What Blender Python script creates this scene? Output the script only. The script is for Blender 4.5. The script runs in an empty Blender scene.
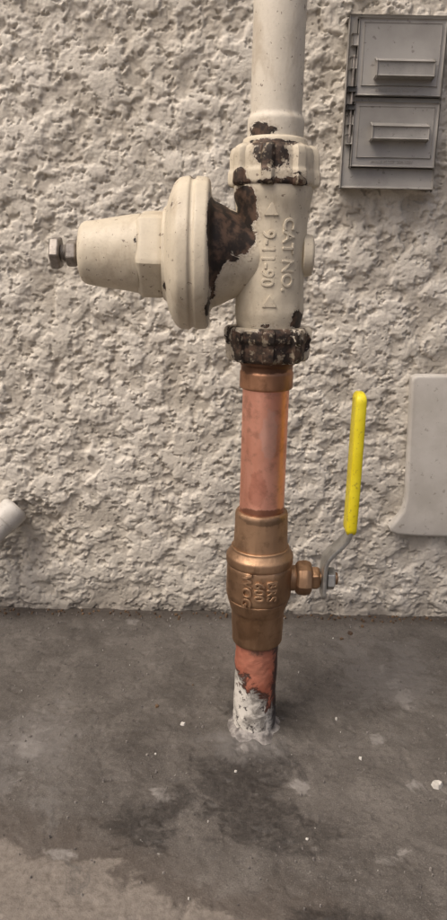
import bpy, math, random
import numpy as np
from mathutils import Vector, Matrix
random.seed(4)
S=bpy.context.scene
S.view_settings.view_transform='Standard'; S.view_settings.look='None'; S.view_settings.exposure=0
COL=S.collection
PX,PY=0.0252,-0.168      # pipe axis
# ---------------------------------------------------------------- noise
def _h(ix,iy,seed):
    n=(ix.astype(np.int64)*374761393+iy.astype(np.int64)*668265263+seed*974634777)&0xffffffff
    n=((n^(n>>13))*1274126177)&0xffffffff
    n=n^(n>>16)
    return (n&0xffff)/65535.0*2*np.pi
def pn(x,y,seed=0):
    x0=np.floor(x);y0=np.floor(y);fx=x-x0;fy=y-y0
    u=fx*fx*fx*(fx*(fx*6-15)+10);v=fy*fy*fy*(fy*(fy*6-15)+10)
    def g(a,b):
        t=_h(x0+a,y0+b,seed);return np.cos(t)*(fx-a)+np.sin(t)*(fy-b)
    return ((g(0,0)*(1-u)+g(1,0)*u)*(1-v)+(g(0,1)*(1-u)+g(1,1)*u)*v)*1.5
def fbm(x,y,o=4,seed=0,r=.5):
    s=0;a=1
    for i in range(o):
        s=s+a*pn(x,y,seed+i*17);x=x*2.03+5.1;y=y*2.03+3.7;a*=r
    return s
def domes(x,y,seed,p=1.0):
    """irregular thrown lumps: max over neighbouring cells of domes of random size; 0..1"""
    x0=np.floor(x);y0=np.floor(y);best=np.zeros_like(x+y)
    for a in (-1,0,1):
        for b in (-1,0,1):
            cx=x0+a;cy=y0+b
            jx=_h(cx,cy,seed)/(2*np.pi);jy=_h(cx,cy,seed+3)/(2*np.pi);rr=_h(cx,cy,seed+7)/(2*np.pi);hh=_h(cx,cy,seed+11)/(2*np.pi)
            an=_h(cx,cy,seed+13)
            dx=x-cx-jx;dy=y-cy-jy
            ex=(dx*np.cos(an)+dy*np.sin(an));ey=(-dx*np.sin(an)+dy*np.cos(an))*1.35
            R=.38+.55*rr
            d=np.clip(1-(ex*ex+ey*ey)/(R*R),0,1)
            v=np.power(d,p)*(.35+.65*hh)*np.where(hh<.12,0,1)
            best=np.maximum(best,v)
    return best
def sst(a,b,x):
    t=np.clip((x-a)/(b-a),0,1);return t*t*(3-2*t)
# ---------------------------------------------------------------- materials
class M:
    def __init__(s,name,rough=.6,metal=0,spec=.5):
        s.m=bpy.data.materials.new(name);s.m.use_nodes=True;s.nt=s.m.node_tree
        s.b=s.nt.nodes['Principled BSDF'];s.b.inputs['Roughness'].default_value=rough
        s.b.inputs['Metallic'].default_value=metal;s.b.inputs['Specular IOR Level'].default_value=spec
        s.p=s.nt.nodes.new('ShaderNodeTexCoord').outputs['Object']
    def inp(s,sock,v):
        if v is None: return
        if isinstance(v,bpy.types.NodeSocket): s.nt.links.new(v,sock)
        elif isinstance(v,(tuple,list)) and len(v)==3 and sock.type=='RGBA': sock.default_value=(*v,1)
        else: sock.default_value=v
    def math(s,op,a,b=None,c=None,clamp=False):
        n=s.nt.nodes.new('ShaderNodeMath');n.operation=op;n.use_clamp=clamp
        s.inp(n.inputs[0],a);s.inp(n.inputs[1],b);s.inp(n.inputs[2],c);return n.outputs[0]
    def noise(s,scale,detail=4,rough=.55,dist=0,sc=None,off=(0,0,0)):
        v=s.p
        mp=s.nt.nodes.new('ShaderNodeMapping');s.inp(mp.inputs[0],v)
        mp.inputs['Location'].default_value=off
        if sc: mp.inputs['Scale'].default_value=sc
        n=s.nt.nodes.new('ShaderNodeTexNoise');s.inp(n.inputs['Vector'],mp.outputs[0])
        n.inputs['Scale'].default_value=scale;n.inputs['Detail'].default_value=detail
        n.inputs['Roughness'].default_value=rough;n.inputs['Distortion'].default_value=dist
        return n.outputs['Fac']
    def mr(s,x,a,b,c=0,d=1,smooth=True):
        n=s.nt.nodes.new('ShaderNodeMapRange');n.interpolation_type='SMOOTHSTEP' if smooth else 'LINEAR'
        s.inp(n.inputs[0],x)
        for i,q in enumerate((a,b,c,d)): n.inputs[i+1].default_value=q
        return n.outputs[0]
    def mix(s,f,a,b,mode='MIX'):
        n=s.nt.nodes.new('ShaderNodeMix');n.data_type='RGBA';n.blend_type=mode
        s.inp(n.inputs[0],f);s.inp(n.inputs[6],a);s.inp(n.inputs[7],b);return n.outputs[2]
    def mixf(s,f,a,b):
        n=s.nt.nodes.new('ShaderNodeMix');s.inp(n.inputs[0],f);s.inp(n.inputs[2],a);s.inp(n.inputs[3],b);return n.outputs[0]
    def blob(s,c,r,inner=0.0):
        a=s.nt.nodes.new('ShaderNodeVectorMath');a.operation='SUBTRACT';s.inp(a.inputs[0],s.p);a.inputs[1].default_value=c
        d=s.nt.nodes.new('ShaderNodeVectorMath');d.operation='DIVIDE';s.inp(d.inputs[0],a.outputs[0]);d.inputs[1].default_value=r
        l=s.nt.nodes.new('ShaderNodeVectorMath');l.operation='LENGTH';s.inp(l.inputs[0],d.outputs[0])
        return s.mr(l.outputs[1],inner,1,1,0)
    def sep(s):
        n=s.nt.nodes.new('ShaderNodeSeparateXYZ');s.inp(n.inputs[0],s.p);return n.outputs
    def sum(s,*a):
        r=a[0]
        for x in a[1:]: r=s.math('ADD',r,x)
        return r
    def bump(s,h,strength=.5,dist=.001,normal=None):
        n=s.nt.nodes.new('ShaderNodeBump');s.inp(n.inputs['Height'],h);n.inputs['Strength'].default_value=strength
        n.inputs['Distance'].default_value=dist
        if normal is not None: s.inp(n.inputs['Normal'],normal)
        s.nt.links.new(n.outputs[0],s.b.inputs['Normal']);return n.outputs[0]
    def col(s,c): s.inp(s.b.inputs['Base Color'],c)
    def rough(s,c): s.inp(s.b.inputs['Roughness'],c)
    def metal(s,c): s.inp(s.b.inputs['Metallic'],c)
def gt(m,val,th,w=.01): return m.mr(val,th-w,th+w)

def mat_stucco():
    m=M('stucco',.9,0,.25)
    big=m.noise(9,4,.6); mid=m.noise(60,5,.65); fine=m.noise(900,4,.7)
    z=m.sep()['Z']
    c=m.mix(m.mr(big,.35,.7),(.57,.53,.46),(.66,.62,.55))
    c=m.mix(m.math('MULTIPLY',m.mr(mid,.5,.75),.3),c,(.47,.425,.36))
    c=m.mix(m.math('MULTIPLY',m.mr(fine,.45,.75),.3),c,(.34,.30,.26))
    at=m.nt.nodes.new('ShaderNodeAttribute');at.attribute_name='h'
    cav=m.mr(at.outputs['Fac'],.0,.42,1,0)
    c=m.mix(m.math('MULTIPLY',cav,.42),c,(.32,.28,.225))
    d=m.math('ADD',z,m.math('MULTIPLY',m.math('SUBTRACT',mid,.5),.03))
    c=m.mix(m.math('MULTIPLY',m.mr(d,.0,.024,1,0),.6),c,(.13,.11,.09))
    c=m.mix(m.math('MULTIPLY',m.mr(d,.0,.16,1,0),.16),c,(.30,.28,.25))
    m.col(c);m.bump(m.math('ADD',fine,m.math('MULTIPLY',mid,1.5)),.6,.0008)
    return m.m
def mat_ground():
    m=M('weathered_concrete',.8,0,.4)
    n1=m.noise(11,6,.62);n2=m.noise(45,6,.65,.6);n3=m.noise(260,4,.7);sp=m.noise(1300,3,.7);n4=m.noise(30,8,.75,1.2,off=(4,2,0))
    c=m.mix(m.mr(n1,.3,.7),(.058,.051,.045),(.110,.099,.089))
    c=m.mix(m.math('MULTIPLY',m.mr(n2,.4,.75),.6),c,(.150,.136,.123))
    c=m.mix(m.math('MULTIPLY',m.mr(n3,.48,.72),.6),c,(.042,.037,.033))
    c=m.mix(m.math('MULTIPLY',m.mr(sp,.55,.70),.6),c,(.23,.21,.19))
    c=m.mix(m.math('MULTIPLY',m.mr(sp,.30,.45,1,0),.6),c,(.030,.027,.025))
    xyz=m.sep()
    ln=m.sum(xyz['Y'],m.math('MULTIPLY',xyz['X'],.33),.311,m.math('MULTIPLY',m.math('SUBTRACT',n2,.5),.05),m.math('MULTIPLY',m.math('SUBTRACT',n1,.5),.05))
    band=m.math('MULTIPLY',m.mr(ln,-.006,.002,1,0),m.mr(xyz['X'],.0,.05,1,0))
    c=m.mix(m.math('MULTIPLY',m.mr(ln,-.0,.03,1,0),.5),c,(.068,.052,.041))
    c=m.mix(m.math('MULTIPLY',band,m.mr(n3,.3,.7,.85,.4)),c,(.22,.195,.17))
    def patch(blobs,th,colr,amt,nz,w=.05):
        nonlocal c
        v=m.sum(*[m.blob(a,b) for a,b in blobs])
        v=m.math('ADD',v,m.math('MULTIPLY',m.math('SUBTRACT',nz,.5),3.6))
        g=m.math('MULTIPLY',gt(m,v,th,w),amt)
        c=m.mix(m.math('MULTIPLY',g,m.mr(n3,.25,.6,.45,1)),c,colr);return g
    wet=patch([((.024,-.203,0),(.065,.042,1)),((.034,-.268,0),(.055,.036,1)),((.005,-.235,0),(.06,.035,1)),((-.04,-.262,0),(.04,.03,1)),((.06,-.325,0),(.06,.02,1)),((.03,-.15,0),(.05,.03,1))],.60,(.017,.015,.014),.75,n4,.30)
    patch([((-.125,-.205,0),(.035,.06,1)),((.141,-.112,0),(.025,.07,1)),((.115,-.178,0),(.02,.015,1)),((.134,-.228,0),(.035,.025,1)),((-.033,-.238,0),(.018,.014,1)),((.022,-.19,0),(.035,.022,1)),((-.085,-.285,0),(.02,.015,1)),((.10,-.28,0),(.03,.02,1)),((.055,-.225,0),(.025,.015,1)),((-.08,-.02,0),(.02,.014,1))],.92,(.27,.255,.24),.62,n2,.24)
    patch([((.135,-.10,0),(.09,.12,1)),((-.13,-.2,0),(.09,.1,1)),((.02,-.19,0),(.06,.03,1))],.70,(.16,.15,.142),.55,n4,.3)
    white=gt(m,m.noise(130,2,.5,1.2,off=(1.3,7,0)),.765,.012)
    c=m.mix(m.math('MULTIPLY',white,.6),c,(.36,.35,.33))
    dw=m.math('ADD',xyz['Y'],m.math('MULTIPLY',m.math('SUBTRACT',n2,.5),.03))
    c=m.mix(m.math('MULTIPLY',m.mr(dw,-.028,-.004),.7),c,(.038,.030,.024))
    m.col(c);m.rough(m.math('SUBTRACT',m.mr(n1,.3,.7,.65,.85),m.math('MULTIPLY',wet,.25)))
    m.bump(m.sum(m.math('MULTIPLY',n2,1.4),m.math('MULTIPLY',n3,1.3),m.math('MULTIPLY',sp,.6)),.6,.0009)
    return m.m
def mat_paint(name,blobs,th=.82,amp=1.5,dark=(.028,.021,.017),base=(.60,.535,.42),nscale=75,mmet=.25,rust=0):
    m=M(name,.5,0,.4)
    n=m.noise(nscale,8,.72,.9);f=m.noise(700,3,.6);g=m.noise(28,4,.6,off=(3,1,2))
    v=m.math('MULTIPLY',m.math('SUBTRACT',n,.5),amp)
    for a,b,k in blobs: v=m.math('ADD',v,m.math('MULTIPLY',m.blob(a,b),k))
    mask=gt(m,v,th,.012)
    halo=m.math('SUBTRACT',gt(m,v,th-.16,.12),mask,clamp=True)
    rim=m.math('SUBTRACT',gt(m,v,th-.05,.03),mask,clamp=True)
    c=m.mix(m.mr(g,.35,.7),base,tuple(x*.84 for x in base))
    c=m.mix(m.math('MULTIPLY',m.mr(f,.5,.8),.25),c,tuple(x*.55 for x in base))
    c=m.mix(m.math('MULTIPLY',m.math('MULTIPLY',halo,m.mr(f,.35,.6)),.45),c,(.20,.14,.09))
    c=m.mix(m.math('MULTIPLY',rim,.4),c,(.72,.68,.60))
    st=m.noise(60,5,.7,.4,sc=(1,1,.35),off=(8,2,1))
    c=m.mix(m.math('MULTIPLY',m.mr(st,.50,.72),.5),c,(.32,.25,.17))
    spk=gt(m,m.noise(330,3,.6,off=(5,5,5)),.67,.015)
    c=m.mix(m.math('MULTIPLY',spk,.75),c,(.14,.10,.075))
    dk=m.mix(m.mr(m.noise(160,4,.6),.42,.66),dark,(.115,.072,.050))
    if rust: dk=m.mix(m.mr(m.noise(240,4,.6,off=(2,2,2)),.56,.63),dk,(.27,.225,.165))
    c=m.mix(mask,c,dk)
    m.col(c);m.rough(m.mixf(mask,.5,.6));m.metal(m.math('MULTIPLY',mask,mmet))
    m.bump(m.sum(m.math('MULTIPLY',mask,-.9),m.math('MULTIPLY',f,.3),m.math('MULTIPLY',g,.8)),.7,.0007)
    return m.m
def mat_copper(name,c1,c2,rough=.32,blobs=(),bs=.25):
    m=M(name,rough,1)
    n=m.noise(40,5,.6,.3,sc=(1,1,.35));f=m.noise(420,3,.6,sc=(1,1,.12));g=m.noise(110,4,.65)
    c=m.mix(m.mr(n,.35,.68),c1,c2)
    c=m.mix(m.math('MULTIPLY',m.mr(g,.46,.70),.5),c,tuple(x*.5 for x in c1))
    for a,b,colr,k in blobs:
        v=m.math('ADD',m.blob(a,b),m.math('MULTIPLY',m.math('SUBTRACT',g,.5),1.1))
        c=m.mix(m.math('MULTIPLY',gt(m,v,.5,.12),k),c,colr)
    m.col(c);m.rough(m.mr(n,.3,.75,rough-.05,rough+.16))
    m.bump(m.sum(f,g),bs,.0003);return m.m
def mat_base_pipe():
    m=M('scraped_copper',.5,.6)
    z=m.sep()['Z'];x=m.sep()['X']
    n=m.noise(80,7,.72,.7);g=m.noise(40,4,.6)
    c=m.mix(m.mr(g,.35,.7),(.44,.14,.085),(.56,.23,.155))
    edge=m.sum(z,m.math('MULTIPLY',m.math('SUBTRACT',x,PX),1.1),m.math('MULTIPLY',m.math('SUBTRACT',n,.5),.07))
    cem=m.mr(edge,.032,.0342,1,0)
    blk=m.mr(m.math('ABSOLUTE',m.math('SUBTRACT',edge,.0355)),.001,.006,1,0)
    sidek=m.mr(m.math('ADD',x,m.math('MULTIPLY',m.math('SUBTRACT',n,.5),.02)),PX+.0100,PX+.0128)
    cc=m.mix(m.mr(n,.38,.56),(.20,.185,.165),(.58,.55,.50))
    cc=m.mix(gt(m,m.noise(200,4,.7),.60,.02),cc,(.07,.06,.055))
    c=m.mix(cem,c,cc)
    c=m.mix(m.math('MULTIPLY',blk,.85),c,(.03,.026,.024))
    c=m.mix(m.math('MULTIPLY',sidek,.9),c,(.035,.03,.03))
    top=m.mr(m.math('ADD',z,m.math('MULTIPLY',m.math('SUBTRACT',n,.5),.02)),.0655,.069)
    c=m.mix(m.math('MULTIPLY',top,.7),c,(.08,.065,.05))
    m.col(c);m.metal(m.math('MULTIPLY',m.math('SUBTRACT',1,cem,clamp=True),.45));m.rough(m.mixf(cem,.48,.85))
    m.bump(m.sum(m.math('MULTIPLY',cem,.8),n),.7,.0012);return m.m
def mat_simple(name,c1,c2,rough=.5,metal=0,scale=80,bump=.3,spots=None):
    m=M(name,rough,metal)
    n=m.noise(scale,5,.6);f=m.noise(scale*7,3,.6)
    c=m.mix(m.mr(n,.35,.68),c1,c2)
    if spots: c=m.mix(m.math('MULTIPLY',gt(m,f,.66,.03),.7),c,spots)
    m.col(c);m.rough(m.mr(n,.3,.7,rough-.07,rough+.1));m.bump(m.sum(n,m.math('MULTIPLY',f,.4)),bump,.0005);return m.m

# ---------------------------------------------------------------- mesh helpers
def mk(name,verts,faces,mat,parent=None,smooth=True,ang=35):
    me=bpy.data.meshes.new(name);me.from_pydata([tuple(v) for v in verts],[],faces);me.update()
    o=bpy.data.objects.new(name,me);COL.objects.link(o)
    if mat: me.materials.append(mat)
    if smooth:
        me.shade_smooth();me.set_sharp_from_angle(angle=math.radians(ang))
    if parent: o.parent=parent
    return o
def empty(name):
    o=bpy.data.objects.new(name,None);o.empty_display_size=.02;COL.objects.link(o);return o
def rprof(pts,r):
    out=[pts[0]]
    for i in range(1,len(pts)-1):
        a,b,c=[np.array(p,float) for p in pts[i-1:i+2]]
        la,lc=np.linalg.norm(a-b),np.linalg.norm(c-b)
        if la<1e-9 or lc<1e-9: out.append(tuple(b));continue
        k=min(r,la*.45,lc*.45)
        p=b+(a-b)/la*k;q=b+(c-b)/lc*k
        for t in (0,.33,.67,1): out.append(tuple((1-t)**2*p+2*t*(1-t)*b+t*t*q))
    out.append(pts[-1]);return out
def resamp(pts,step):
    out=[pts[0]]
    for a,b in zip(pts,pts[1:]):
        L=math.dist(a,b);n=max(1,int(math.ceil(L/step)))
        for i in range(1,n+1): out.append((a[0]+(b[0]-a[0])*i/n,a[1]+(b[1]-a[1])*i/n))
    return out
from mathutils import noise as mn
import bmesh
def lathe(name,prof,mat,axis='z',org=(PX,PY,0),seg=96,mod=None,parent=None,bev=.001,lump=0,lf=60,step=.0015,ang=35,fn=None):
    prof=resamp(rprof(prof,bev),step)
    V=[];F=[];n=len(prof)
    for s,r in prof:
        for j in range(seg):
            t=2*math.pi*j/seg;rr=max(r,1e-5)
            if mod: rr*=mod(t,s)
            a,b=rr*math.cos(t),rr*math.sin(t)
            if axis=='z': p=Vector((org[0]+a,org[1]+b,org[2]+s))
            elif axis=='x': p=Vector((org[0]+s,org[1]+a,org[2]+b))
            else: p=Vector((org[0]+b,org[1]+s,org[2]+a))
            if lump and r>1e-4:
                d=lump*(mn.noise(p*lf)+.5*mn.noise(p*lf*2.7))
                c=Vector(org)
                if axis=='z':c.z=p.z
                elif axis=='x':c.x=p.x
                else:c.y=p.y
                p=p+(p-c).normalized()*d
            if fn: p=fn(p)
            V.append(p)
    for i in range(n-1):
        for j in range(seg):
            k=(j+1)%seg;F.append((i*seg+j,i*seg+k,(i+1)*seg+k,(i+1)*seg+j))
    F.append(tuple(range(seg))[::-1]);F.append(tuple((n-1)*seg+j for j in range(seg)))
    o=mk(name,V,F,mat,parent,True,ang)
    bm=bmesh.new();bm.from_mesh(o.data);bmesh.ops.recalc_face_normals(bm,faces=bm.faces);bm.to_mesh(o.data);bm.free()
    return o
def poly(n,phase=0,soft=.0):
    a=math.pi/n
    def f(t,s):
        u=((t-phase)%(2*a))-a
        return (1-soft)*(math.cos(a)/math.cos(u))+soft*1.0
    return f
def box(name,x0,x1,y0,y1,z0,z1,mat,parent=None,bev=.001,segs=3):
    bm=bmesh.new();bmesh.ops.create_cube(bm,size=1)
    for v in bm.verts: v.co=Vector(((x0+x1)/2+v.co.x*(x1-x0),(y0+y1)/2+v.co.y*(y1-y0),(z0+z1)/2+v.co.z*(z1-z0)))
    if bev: bmesh.ops.bevel(bm,geom=bm.edges[:],offset=bev,segments=segs,affect='EDGES',profile=.5)
    me=bpy.data.meshes.new(name);bm.to_mesh(me);bm.free()
    me.shade_smooth();me.set_sharp_from_angle(angle=math.radians(40));me.materials.append(mat)
    o=bpy.data.objects.new(name,me);COL.objects.link(o)
    if parent:o.parent=parent
    return o
def text_mesh(name,txt,size,depth,mat,parent,fn):
    cu=bpy.data.curves.new(name+'_c','FONT');cu.body=txt;cu.size=size;cu.extrude=depth;cu.bevel_depth=depth*.35;cu.align_x='CENTER';cu.align_y='CENTER'
    cu.resolution_u=3
    o=bpy.data.objects.new(name+'_c',cu);COL.objects.link(o)
    bpy.context.view_layer.update()
    me=bpy.data.meshes.new_from_object(o.evaluated_get(bpy.context.evaluated_depsgraph_get()))
    bpy.data.objects.remove(o)
    for v in me.vertices: v.co=fn(v.co)
    me.materials.clear();me.materials.append(mat)
    q=bpy.data.objects.new(name,me);COL.objects.link(q);q.parent=parent;return q
def text_on_cyl(name,txt,size,theta,z,r,mat,parent,depth=.0007,rot=-1,cx=PX,cy=PY):
    def f(co):
        x,y,d=co
        if rot==-1: a,b=y,-x
        elif rot==1: a,b=-y,x
        else: a,b=x,y
        th=theta+a/r;R=r+d
        return Vector((cx+R*math.sin(th),cy-R*math.cos(th),z+b))
    return text_mesh(name,txt,size,depth,mat,parent,f)
def axis_pts(a,b,step,far):
    c=list(np.arange(a,b+step*.5,step));g=step;lo=[];hi=[];x=a
    while x>far[0]:
        g*=1.25;x-=g;lo.append(max(x,far[0]))
    x=b;g=step
    while x<far[1]:
        g*=1.25;x+=g;hi.append(min(x,far[1]))
    return np.array(lo[::-1]+c+hi)
def grid(name,U,Vv,fn,mat,flip=False):
    A,B=np.meshgrid(U,Vv);P,h=fn(A,B)
    nu,nv=len(U),len(Vv)
    me=bpy.data.meshes.new(name)
    me.vertices.add(nu*nv);me.vertices.foreach_set('co',np.stack(P,-1).reshape(-1).astype(np.float32))
    i=np.arange(nu*nv).reshape(nv,nu)
    q=np.stack([i[:-1,:-1],i[:-1,1:],i[1:,1:],i[1:,:-1]],-1).reshape(-1,4)
    if flip:q=q[:,::-1]
    nf=len(q);me.loops.add(nf*4);me.polygons.add(nf)
    me.loops.foreach_set('vertex_index',q.reshape(-1).astype(np.int32))
    me.polygons.foreach_set('loop_start',np.arange(0,nf*4,4,dtype=np.int32))
    me.update(calc_edges=True);me.validate()
    at=me.attributes.new('h','FLOAT','POINT');at.data.foreach_set('value',h.reshape(-1).astype(np.float32))
    me.materials.append(mat);me.shade_smooth()
    o=bpy.data.objects.new(name,me);COL.objects.link(o);return o

# ---------------------------------------------------------------- wall
def wallf(x,z):
    w1=fbm(x/.009,z/.009,4,5,.55);w2=fbm(x/.009,z/.009,4,9,.55)
    wx=x+.0036*w1;wz=z+.0036*w2
    big=fbm(x/.07,z/.07,3,77)
    cover=sst(-.40,.30,fbm(wx/.028,wz/.026,3,41,.5)+.25*big)
    d1=domes(wx/.026,wz/.022,3,.45)
    d2=domes(wx/.0125,wz/.0108,21,.5)
    d3=domes(x/.0048+.25*w1,z/.0044+.25*w2,57,.8)
    n3=fbm(x/.0028,z/.0026,3,51,.6)
    s=1.0*d1*(.30+.70*cover)+.70*d2*(.12+.88*cover)+.25*cover
    s=1.02*np.tanh(s*1.2)                        # trowel-flattened tops
    h=.0033*s+.00060*d3*(1.25-.95*sst(.5,.95,s))*sst(-.5,.4,fbm(x/.02,z/.02,2,88))+.00022*n3+.0012*fbm(x/.03,z/.03,2,63)
    pits=sst(.40,.60,fbm(x/.010,z/.0085,4,91,.6));h=h-.0015*pits
    h=h-.0017
    dx=(x+.172)/.032;dz=(z-.074)/.036
    h=h-.007*sst(1.15,.5,np.sqrt(dx*dx+dz*dz)+.25*w1)
    return (x,-h,z),np.clip((h+.0014)/.0038,0,1)
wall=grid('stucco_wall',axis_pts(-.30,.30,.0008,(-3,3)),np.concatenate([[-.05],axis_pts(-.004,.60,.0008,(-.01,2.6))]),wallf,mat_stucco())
# ---------------------------------------------------------------- ground
def grf(x,y):
    h=.0007*fbm(x/.05,y/.05,3,11)+.0003*fbm(x/.006,y/.006,3,13)
    h=h-.0007*sst(.35,.6,fbm(x/.010,y/.010,3,19))
    r=np.sqrt((x-PX)**2+(y-PY)**2)
    h=h+.0025*sst(.036,.012,r+.006*fbm(x/.012,y/.012,3,23))
    return (x,y,h),h
ground=grid('concrete_ground',axis_pts(-.3,.3,.0011,(-40,40)),axis_pts(-.45,.004,.0011,(-60,.02)),grf,mat_ground())

# ---------------------------------------------------------------- painted riser
mp=mat_paint('riser_paint',[((PX-.008,PY-.012,.384),(.02,.02,.014),.85),((PX+.013,PY-.012,.40),(.012,.02,.02),.3),((PX+.006,PY-.014,.376),(.02,.02,.006),.6)],th=.58,amp=1.2,base=(.63,.58,.49),nscale=90)
lathe('painted_riser_pipe',[(.375,0),(.375,.0158),(.392,.0158),(.3945,.0143),(1.9,.0143),(1.9,0)],mp,lump=.0002,bev=.0012,step=.004)
# ---------------------------------------------------------------- regulator
R=empty('water_pressure_regulator')
ZB=.3190
pm=mat_paint('regulator_paint',[
  ((PX-.023,PY-.022,.335),(.026,.04,.034),1.25),
  ((-.006,PY-.020,.338),(.008,.08,.042),.95),
  ((-.008,PY-.03,.305),(.006,.06,.05),.75),
  ((-.027,PY-.03,.322),(.006,.012,.006),.9),
  ((-.030,PY-.03,.345),(.008,.012,.010),.6),
  ((-.034,PY-.02,.302),(.005,.012,.008),.8),
  ((-.020,PY-.01,.361),(.006,.02,.005),.75),
  ((-.0515,PY-.02,.326),(.003,.03,.006),.7),
  ((-.012,PY-.03,.290),(.006,.03,.012),.5),
  ((PX+.016,PY-.01,.284),(.014,.02,.012),1.),
  ((PX-.004,PY-.02,.281),(.022,.02,.006),.6),
  ((PX-.016,PY-.01,.352),(.012,.03,.008),.8)],th=.60,amp=1.2,nscale=85)
pn_=mat_paint('regulator_upper_nut_paint',[((PX-.004,PY-.024,.371),(.022,.02,.016),.8),((PX-.022,PY-.016,.360),(.012,.02,.010),.7),((PX,PY-.02,.358),(.04,.02,.0035),.6),((PX+.012,PY-.02,.360),(.010,.02,.008),.5),((PX,PY-.02,.3785),(.04,.04,.003),.45)],th=.42,amp=1.7,nscale=90,rust=1)
pl=mat_paint('regulator_lower_nut_paint',[((PX,PY-.022,.268),(.055,.06,.026),.95)],th=.44,amp=2.0,nscale=95,rust=1)
lathe('body',[(.274,0),(.274,.0185),(.282,.0195),(.287,.0205),(.300,.0202),(.338,.0202),(.346,.0212),(.352,.0225),(.360,.0225),(.360,0)],pm,parent=R,lump=.0005,bev=.003)
lathe('diaphragm_housing',[(.020,0),(.020,.0185),(.010,.0215),(.002,.0250),(-.0045,.0285),(-.0085,.0300),(-.0100,.0330),(-.0105,.0405),(-.0118,.0425),(-.0180,.0430),(-.0192,.0416),(-.0206,.0416),(-.0218,.0430),(-.0275,.0424),(-.0305,.0395),(-.0335,.0330),(-.0350,.0270),(-.037,.026),(-.037,0)],pm,'x',(0,PY,ZB),parent=R,lump=.0006,bev=.0014,lf=45)
lathe('bonnet_hex',[(-.036,0),(-.036,.0255),(-.039,.0262),(-.049,.0258),(-.0515,.0235),(-.0515,0)],pm,'x',(0,PY,ZB),parent=R,mod=poly(6,math.radians(10),.15),lump=.0003,bev=.0010,ang=20)
lathe('bonnet_cone',[(-.050,0),(-.050,.0225),(-.068,.0200),(-.0825,.0178),(-.0852,.0160),(-.0858,.012),(-.0858,0)],pm,'x',(0,PY,ZB),parent=R,lump=.0004,bev=.0012)
steel=mat_simple('weathered_steel',(.20,.18,.16),(.36,.33,.30),.45,.7,150,.5,(.10,.05,.03))
lathe('adjusting_screw',[(-.084,0),(-.084,.0050)]+[p for i in range(9) for p in ((-.0860-i*.0018,.0050),(-.0868-i*.0018,.0043))]+[(-.1035,.0046),(-.1042,0)],steel,'x',(0,PY,ZB-.0005),parent=R,bev=.0002,step=.001)
lathe('lock_nut',[(-.0875,0),(-.0875,.0068),(-.0885,.0078),(-.0930,.0078),(-.0940,.0068),(-.0940,0)],steel,'x',(0,PY,ZB-.0005),parent=R,mod=poly(6,.3),bev=.0004,ang=25)
lathe('screw_head',[(-.0972,0),(-.0972,.0088),(-.0980,.0098),(-.1022,.0098),(-.1030,.0088),(-.1030,0)],steel,'x',(0,PY,ZB-.0005),parent=R,mod=poly(6,.1),bev=.0004,ang=25)
lathe('side_plug',[(.018,0),(.018,.0125),(.0205,.0120),(.0235,.0115),(.0245,.0098),(.0245,0)],pm,'x',(PX,PY,ZB+.001),parent=R,bev=.001)
def lugs(n,ph,k=.10,w=.26):
    def f(t,s):
        u=((t-ph)%(2*math.pi/n))/(2*math.pi/n)
        d=abs(u-.5)*2
        e=max(0,min(1,(w+.12-d)/.12));e=e*e*(3-2*e)
        return 1+k*e
    return f
lathe('union_nut',[(.3565,0),(.3565,.0220),(.3580,.0236),(.3640,.0236),(.3660,.0228),(.3735,.0228),(.3765,.0222),(.3785,.0195),(.3785,0)],pn_,parent=R,mod=lugs(8,.18,.11,.3),lump=.0006,bev=.001,seg=160)
lathe('union_nut_shoulder',[(.377,0),(.377,.0192),(.3815,.0178),(.3825,.0165),(.3825,0)],pn_,parent=R,lump=.0003,bev=.001)
lathe('union_nut_2',[(.2585,0),(.2585,.0200),(.2600,.0222),(.2640,.0228),(.2700,.0228),(.2715,.0238),(.2770,.0238),(.2790,.0222),(.2790,0)],pl,parent=R,mod=lugs(8,.35,.11,.3),lump=.0006,bev=.001,seg=160)
text_on_cyl('cast_lettering','CAT NO.',.0098,.42,.320,.0200,pm,R,depth=.0007)
text_on_cyl('cast_lettering_2','9-11-90',.0098,-.15,.318,.0200,pm,R,depth=.0007)
text_on_cyl('cast_arrow','\u25b2',.008,-.08,.3435,.0208,pm,R,depth=.0007,rot=0)
text_on_cyl('cast_arrow_2','\u25b2',.008,-.05,.294,.0204,pm,R,depth=.0007,rot=0)
# ---------------------------------------------------------------- copper pipe
cop=mat_copper('copper',(.82,.36,.25),(.92,.50,.38),.42,[((PX+.002,PY-.014,.215),(.01,.01,.03),(.95,.62,.52),.5),((PX-.004,PY-.014,.180),(.012,.01,.025),(.60,.24,.17),.5),((PX,PY-.01,.164),(.03,.03,.006),(.22,.10,.06),.8)],.25)
cop2=mat_copper('heat_stained_copper',(.32,.17,.10),(.56,.31,.19),.45,[((PX,PY-.014,.256),(.04,.04,.008),(.09,.05,.035),.8)])
lathe('copper_pipe',[(.155,0),(.155,.0143),(.2440,.0143),(.2440,0)],cop,lump=.00006,step=.004)
lathe('copper_adapter',[(.2415,0),(.2415,.0156),(.2425,.0163),(.2515,.0163),(.2525,.0157),(.2555,.0157),(.2565,.0166),(.2600,.0166),(.2600,0)],cop2,bev=.0008,lump=.0001)
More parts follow.
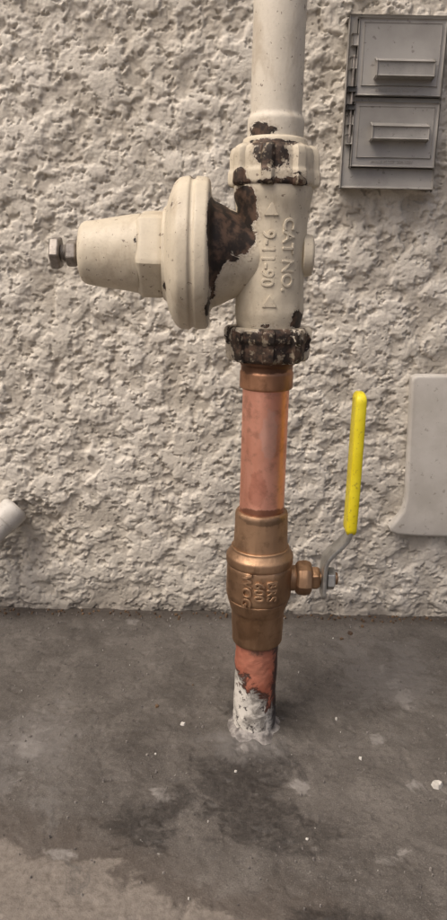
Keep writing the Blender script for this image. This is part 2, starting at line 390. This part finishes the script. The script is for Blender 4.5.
# ---------------------------------------------------------------- ball valve
V=empty('ball_valve')
br=mat_copper('cast_bronze',(.33,.205,.125),(.48,.32,.205),.50,[((PX-.01,PY-.018,.085),(.02,.02,.02),(.20,.115,.065),.5),((PX,PY-.018,.160),(.03,.03,.006),(.15,.10,.07),.6)],.9)
lathe('body',[(.0690,0),(.0690,.0160),(.0700,.0169),(.0800,.0172),(.0915,.0176),(.0935,.0182)],br,parent=V,lump=.0003,bev=.0008)
lathe('body_lower_cone',[(.0920,0),(.0920,.0176),(.0935,.0184),(.1010,.0206),(.1020,.0206),(.1025,0)],br,parent=V,lump=.0003,bev=.0008)
lathe('body_ball_section',[(.1000,0),(.1000,.0195),(.1035,.0218),(.1055,.0221),(.1240,.0221),(.1260,.0216),(.1270,.0205),(.1270,0)],br,parent=V,mod=poly(8,math.radians(22.5),.6),lump=.0003,bev=.0012)
lathe('body_collar',[(.1260,0),(.1260,.0214),(.1275,.0220),(.1320,.0220),(.1340,.0205),(.1365,.0190),(.1380,.0190),(.1390,0)],br,parent=V,lump=.0003,bev=.0009)
lathe('body_end',[(.1375,0),(.1375,.0178),(.1395,.0176),(.1540,.0172),(.1605,.0171),(.1625,.0160),(.1628,0)],br,parent=V,lump=.0003,bev=.001)
for i,t in enumerate(('WOG','600','BRS')):
    text_on_cyl('cast_lettering_%d'%(i+1),t,.0088,-.42+i*.37,.1145,.0217,br,V,depth=.0011)
ZS=.1150
so=(0,PY,ZS)
lathe('stem_boss',[(.040,0),(.040,.0095),(.046,.0088),(.0500,.0082),(.0500,0)],br,'x',so,parent=V,bev=.001,lump=.0003)
lathe('bonnet_nut',[(.0490,0),(.0490,.0092),(.0510,.0112),(.0560,.0118),(.0590,.0108),(.0600,.0090),(.0600,0)],br,'x',so,parent=V,bev=.0008,mod=poly(6,.2,.25),lump=.0003,ang=25)
lathe('packing_nut',[(.0595,0),(.0595,.0080),(.0635,.0080),(.0650,.0070),(.0650,0)],br,'x',so,parent=V,bev=.0006,mod=poly(6,.5,.1),ang=25)
lathe('stem',[(.0640,0),(.0640,.0042),(.0765,.0042),(.0772,.0035),(.0772,0)],br,'x',so,parent=V,bev=.0005)
zinc=mat_simple('zinc_plated_steel',(.34,.34,.33),(.52,.52,.50),.38,.9,90,.3,(.2,.17,.14))
lathe('handle_nut',[(.0695,0),(.0695,.0068),(.0702,.0076),(.0743,.0076),(.0750,.0068),(.0750,0)],zinc,'x',so,parent=V,bev=.0004,mod=poly(6,.35),ang=25)
def strip(name,pts,th,wf,mat,parent,e=.45):
    d=rprof(pts,.006);d=resamp(d,.0015)
    Vv=[];F=[];m=len(d)
    prof=[]
    for k in range(16):
        a=2*math.pi*k/16;c,s=math.cos(a),math.sin(a)
        prof.append((math.copysign(abs(c)**e,c),math.copysign(abs(s)**e,s)))
    for i,p in enumerate(d):
        a=np.array(d[max(0,i-1)]);b=np.array(d[min(m-1,i+1)]);t=(b-a)/np.linalg.norm(b-a);nrm=np.array([-t[1],t[0]])
        u=i/(m-1);w=wf(u);ee=min(i,m-1-i);k=1 if ee>=3 else (.6,.85,.96)[ee]
        for c,s in prof:
            q=np.array(p)+nrm*c*th/2*k
            Vv.append((q[0],PY+s*w*k,q[1]))
    for i in range(m-1):
        for j in range(16):
            k=(j+1)%16;F.append((i*16+j,(i+1)*16+j,(i+1)*16+k,i*16+k))
    F.append(tuple(range(16)));F.append(tuple((m-1)*16+j for j in range(16))[::-1])
    o=mk(name,Vv,F,mat,parent,True,50)
    bm=bmesh.new();bm.from_mesh(o.data);bmesh.ops.recalc_face_normals(bm,faces=bm.faces);bm.to_mesh(o.data);bm.free()
    return o
strip('handle_lever',[(.0675,.1030),(.0675,.1290),(.0828,.1450),(.0830,.2300)],.0034,lambda u:.0105-.003*min(1,u*3),zinc,V)
yel=M('yellow_vinyl',.48,0,.4);yn=yel.noise(60,4,.6);yf=yel.noise(500,3,.6);yg=yel.noise(160,5,.7)
yc=yel.mix(yel.mr(yn,.35,.7),(.64,.53,.012),(.74,.64,.03));yc=yel.mix(yel.math('MULTIPLY',gt(yel,yf,.64,.03),.6),yc,(.25,.2,.03))
yc=yel.mix(yel.math('MULTIPLY',gt(yel,yg,.63,.04),.6),yc,(.30,.24,.04));yel.col(yc);yel.bump(yn,.3,.0004)
strip('handle_grip',[(.0828,.1475),(.0831,.1700),(.0831,.2400)],.0070,lambda u:.0080+.0008*math.sin(u*math.pi),yel.m,V,.3)
# ---------------------------------------------------------------- pipe at the slab
lathe('copper_pipe',[(-.02,0),(-.02,.0146),(.010,.0150),(.030,.0144),(.0710,.0143),(.0710,0)],mat_base_pipe(),lump=.0006,lf=110,step=.0012)
mor=mat_simple('cement_grout',(.10,.09,.085),(.32,.30,.28),.9,0,150,.9,(.06,.055,.05))
def gr(t,s): return 1+.16*mn.noise(Vector((math.cos(t)*1.6,math.sin(t)*1.6,3.3)))+.07*mn.noise(Vector((math.cos(t)*5,math.sin(t)*5,s*300)))
lathe('grout_collar',[(-.004,0),(-.004,.023),(.0015,.0195),(.0030,.0172),(.0045,.0158),(.0060,.0148),(.0060,0)],mor,mod=gr,lump=.0008,lf=140,bev=.002,step=.001)
# ---------------------------------------------------------------- outlet cover
O=empty('electrical_outlet_cover')
al=mat_simple('painted_aluminium',(.28,.265,.245),(.37,.355,.33),.48,.2,35,.3,(.15,.14,.125))
al2=mat_simple('painted_aluminium_doors_lit',(.31,.295,.275),(.39,.375,.35),.45,.2,30,.3,(.19,.175,.16))  # same paint, lightened so the lifts read as shaded against it
al3=mat_simple('painted_aluminium_lifts_shaded',(.27,.26,.24),(.34,.325,.305),.45,.2,60,.3,(.16,.15,.14))  # same paint, darkened: occlusion shade put into the colour
dk=mat_simple('dark_gasket_gap_shade',(.03,.03,.03),(.05,.05,.05),.7,0)
x0,x1=.0850,.1560
box('back_box',x0+.0015,x1-.0015,.004,-.0095,.3725,.4860,al,O,.003)
box('gasket',x0+.0006,x1-.0006,-.0090,-.0108,.3715,.4872,dk,O,.0006)
box('frame',x0,x1,-.0105,-.0150,.3705,.4880,al,O,.0018)
for k,(a,b,c,d) in enumerate(((.4345,.4850,.4450,.4600),(.3855,.4300,.4030,.4170))):
    s='' if k==0 else '_2'
    box('door_shadow_gap'+s,x0+.0058,x1-.0008,-.0146,-.0153,a-.0007,b+.0007,dk,O,.0002)  # thin dark sheet, paints the shade in the gap round the door
    box('door'+s,x0+.0065,x1-.0015,-.0148,-.0190,a,b,al2,O,.0012)
    box('door_panel'+s,x0+.0105,x1-.0050,-.0188,-.0197,a+.0065,b-.003,al2,O,.0004)
    g=box('finger_lift'+s,x0+.020,x1-.0095,-.0180,-.0275,c,d,al3,O,.0010)
    for v in g.data.vertices:
        if v.co.y<-.023 and v.co.z<(c+d)/2: v.co.z+=.0010
        if v.co.y<-.023 and v.co.z>(c+d)/2: v.co.z-=.0045
    text_mesh('door_marking'+s,'WHILE IN USE  20A 125V',.0030,.00022,al,O,lambda co,zz=a+.0034:Vector((x0+.037+co.x,-.0190-co.z,zz+co.y)))
    h0=a+(.002 if k==0 else (b-a)-.0055)
    box('hinge_knuckle%s'%s,x0+.0015,x0+.0068,-.0150,-.0195,h0,h0+.0035,dk,O,.0008)
    for q in (1,2):
        box('hinge_tab%s_%d'%(s,q),x0+.0025,x0+.0068,-.0150,-.0182,a+(b-a)*(.35+.3*(q-1)),a+(b-a)*(.50+.3*(q-1)),al,O,.0008)
lathe('hinge_pin',[(-.001,0),(-.001,.0011),(.058,.0011),(.058,0)],steel,'z',(x0+.0045,-.0178,.403),parent=O,seg=20,bev=.0003)
# ---------------------------------------------------------------- panel on the right
pt=[(.1555,.2240),(.1552,.2200),(.1600,.1200),(.1585,.1060),(.1520,.0960),(.1475,.0905),(.1490,.0865),(.1550,.0838),(.175,.0826),(.28,.0820),(.28,.2275),(.160,.2262)]
bm=bmesh.new();vs=[bm.verts.new((a,-.001,b)) for a,b in pt];f=bm.faces.new(vs)
r=bmesh.ops.extrude_face_region(bm,geom=[f])
for e in r['geom']:
    if isinstance(e,bmesh.types.BMVert): e.co.y=-.010
bmesh.ops.recalc_face_normals(bm,faces=bm.faces)
ed=[e for e in bm.edges if e.verts[0].co.y<-.009 and e.verts[1].co.y<-.009]
bmesh.ops.bevel(bm,geom=ed,offset=.0028,segments=4,affect='EDGES',profile=.5)
me=bpy.data.meshes.new('plastic_wall_cover');bm.to_mesh(me);bm.free();me.shade_smooth();me.set_sharp_from_angle(angle=math.radians(50))
me.materials.append(mat_simple('grey_plastic',(.42,.395,.355),(.52,.495,.455),.5,0,25,.5,(.27,.245,.21)))
o=bpy.data.objects.new('plastic_wall_cover',me);COL.objects.link(o)
# ---------------------------------------------------------------- conduit stub at left
pvc=mat_simple('grey_pvc',(.44,.42,.385),(.56,.54,.50),.5,0,60,.3,(.24,.22,.19))
def tubeb(name,a,b,prof,mat):
    a,b=Vector(a),Vector(b);q=(b-a).to_track_quat('Z','Y')
    return lathe(name,prof,mat,'z',(0,0,0),seg=64,bev=.0012,fn=lambda p:q@p+a)
tubeb('conduit_stub',(-.217,-.034,.066),(-.172,.0,.111),[(-.02,0),(-.02,.0115),(.040,.0115),(.041,.0128),(.054,.0130),(.0565,.0118),(.058,.0095),(.058,0)],pvc)
# ---------------------------------------------------------------- debris
def chips(name,items,mat):
    V_=[];F_=[]
    for (x,y,s,fl) in items:
        b=len(V_);n=7;a0=random.random()*6
        ring=[(x+s*random.uniform(.6,1.1)*math.cos(a0+i*2*math.pi/n),y+s*random.uniform(.6,1.1)*math.sin(a0+i*2*math.pi/n)) for i in range(n)]
        hh=s*fl
        for q in ring: V_.append((q[0],q[1],-.0006))
        for q in ring: V_.append((x+(q[0]-x)*.75,y+(q[1]-y)*.75,hh*random.uniform(.7,1.3)+.0006))
        V_.append((x,y,hh*1.15+.0008))
        for i in range(n):
            k=(i+1)%n;F_.append((b+i,b+k,b+n+k,b+n+i));F_.append((b+n+i,b+n+k,b+2*n))
    return mk(name,V_,F_,mat,None,False)
wh=mat_simple('paint_flake',(.46,.44,.40),(.58,.56,.52),.7,0,200,.4)
bn=mat_simple('dry_leaf_bits',(.05,.030,.018),(.14,.085,.045),.8,0,200,.4)
gy=mat_simple('grit_stone',(.09,.08,.075),(.25,.23,.21),.9,0,300,.5)
wi=[(-.0245,-.168,.0022,.5),(.139,-.224,.0042,.4),(.085,-.158,.0012,.5),(-.041,-.2,.001,.5),(.095,-.2,.0015,.4),(.012,-.215,.0012,.4),(.052,-.27,.0012,.4)]
wi+=[(random.uniform(-.25,.25),random.uniform(-.34,-.01),random.uniform(.0003,.0006),.4) for _ in range(40)]
chips('paint_flakes',wi,wh)
li=[(random.uniform(-.28,.28),-abs(random.gauss(.004,.004))-.003,random.uniform(.0005,.0018),.35) for _ in range(150)]
li+=[(-.045,-.148,.0022,.4),(.115,-.035,.003,.3),(.128,-.022,.002,.3),(.106,-.045,.002,.3),(-.02,-.12,.001,.5)]
chips('leaf_debris',li,bn)
chips('grit',[(random.uniform(-.3,.3),-random.random()**1.3*.36-.004,random.uniform(.0003,.0010),.6) for _ in range(700)],gy)

# ---------------------------------------------------------------- light
EL,AZ=math.radians(57),math.radians(230)   # azimuth clockwise from +Y
sd=Vector((math.sin(AZ)*math.cos(EL),math.cos(AZ)*math.cos(EL),math.sin(EL)))
w=bpy.data.worlds.new('World');S.world=w;w.use_nodes=True
sk=w.node_tree.nodes.new('ShaderNodeTexSky');sk.sky_type='NISHITA';sk.sun_disc=False;sk.sun_elevation=EL;sk.sun_rotation=AZ
sk.dust_density=9;sk.air_density=.6;sk.ozone_density=.2
w.node_tree.links.new(sk.outputs[0],w.node_tree.nodes['Background'].inputs[0]);w.node_tree.nodes['Background'].inputs[1].default_value=.14
l=bpy.data.lights.new('sun','SUN');l.energy=1.5;l.angle=math.radians(30);l.color=(1,.93,.83)
lo=bpy.data.objects.new('sun',l);COL.objects.link(lo);lo.rotation_euler=sd.to_track_quat('Z','Y').to_euler();lo.location=sd*3
# ---------------------------------------------------------------- camera
c=bpy.data.cameras.new('camera');c.sensor_fit='VERTICAL';c.sensor_height=36;c.lens=36*722/920;c.clip_start=.01;c.clip_end=500
co=bpy.data.objects.new('camera',c);COL.objects.link(co)
co.matrix_world=Matrix.Translation((0,-.606,.3205))@Matrix.Rotation(math.radians(74),4,'X')@Matrix.Rotation(math.radians(1.2),4,'Z')
S.camera=co
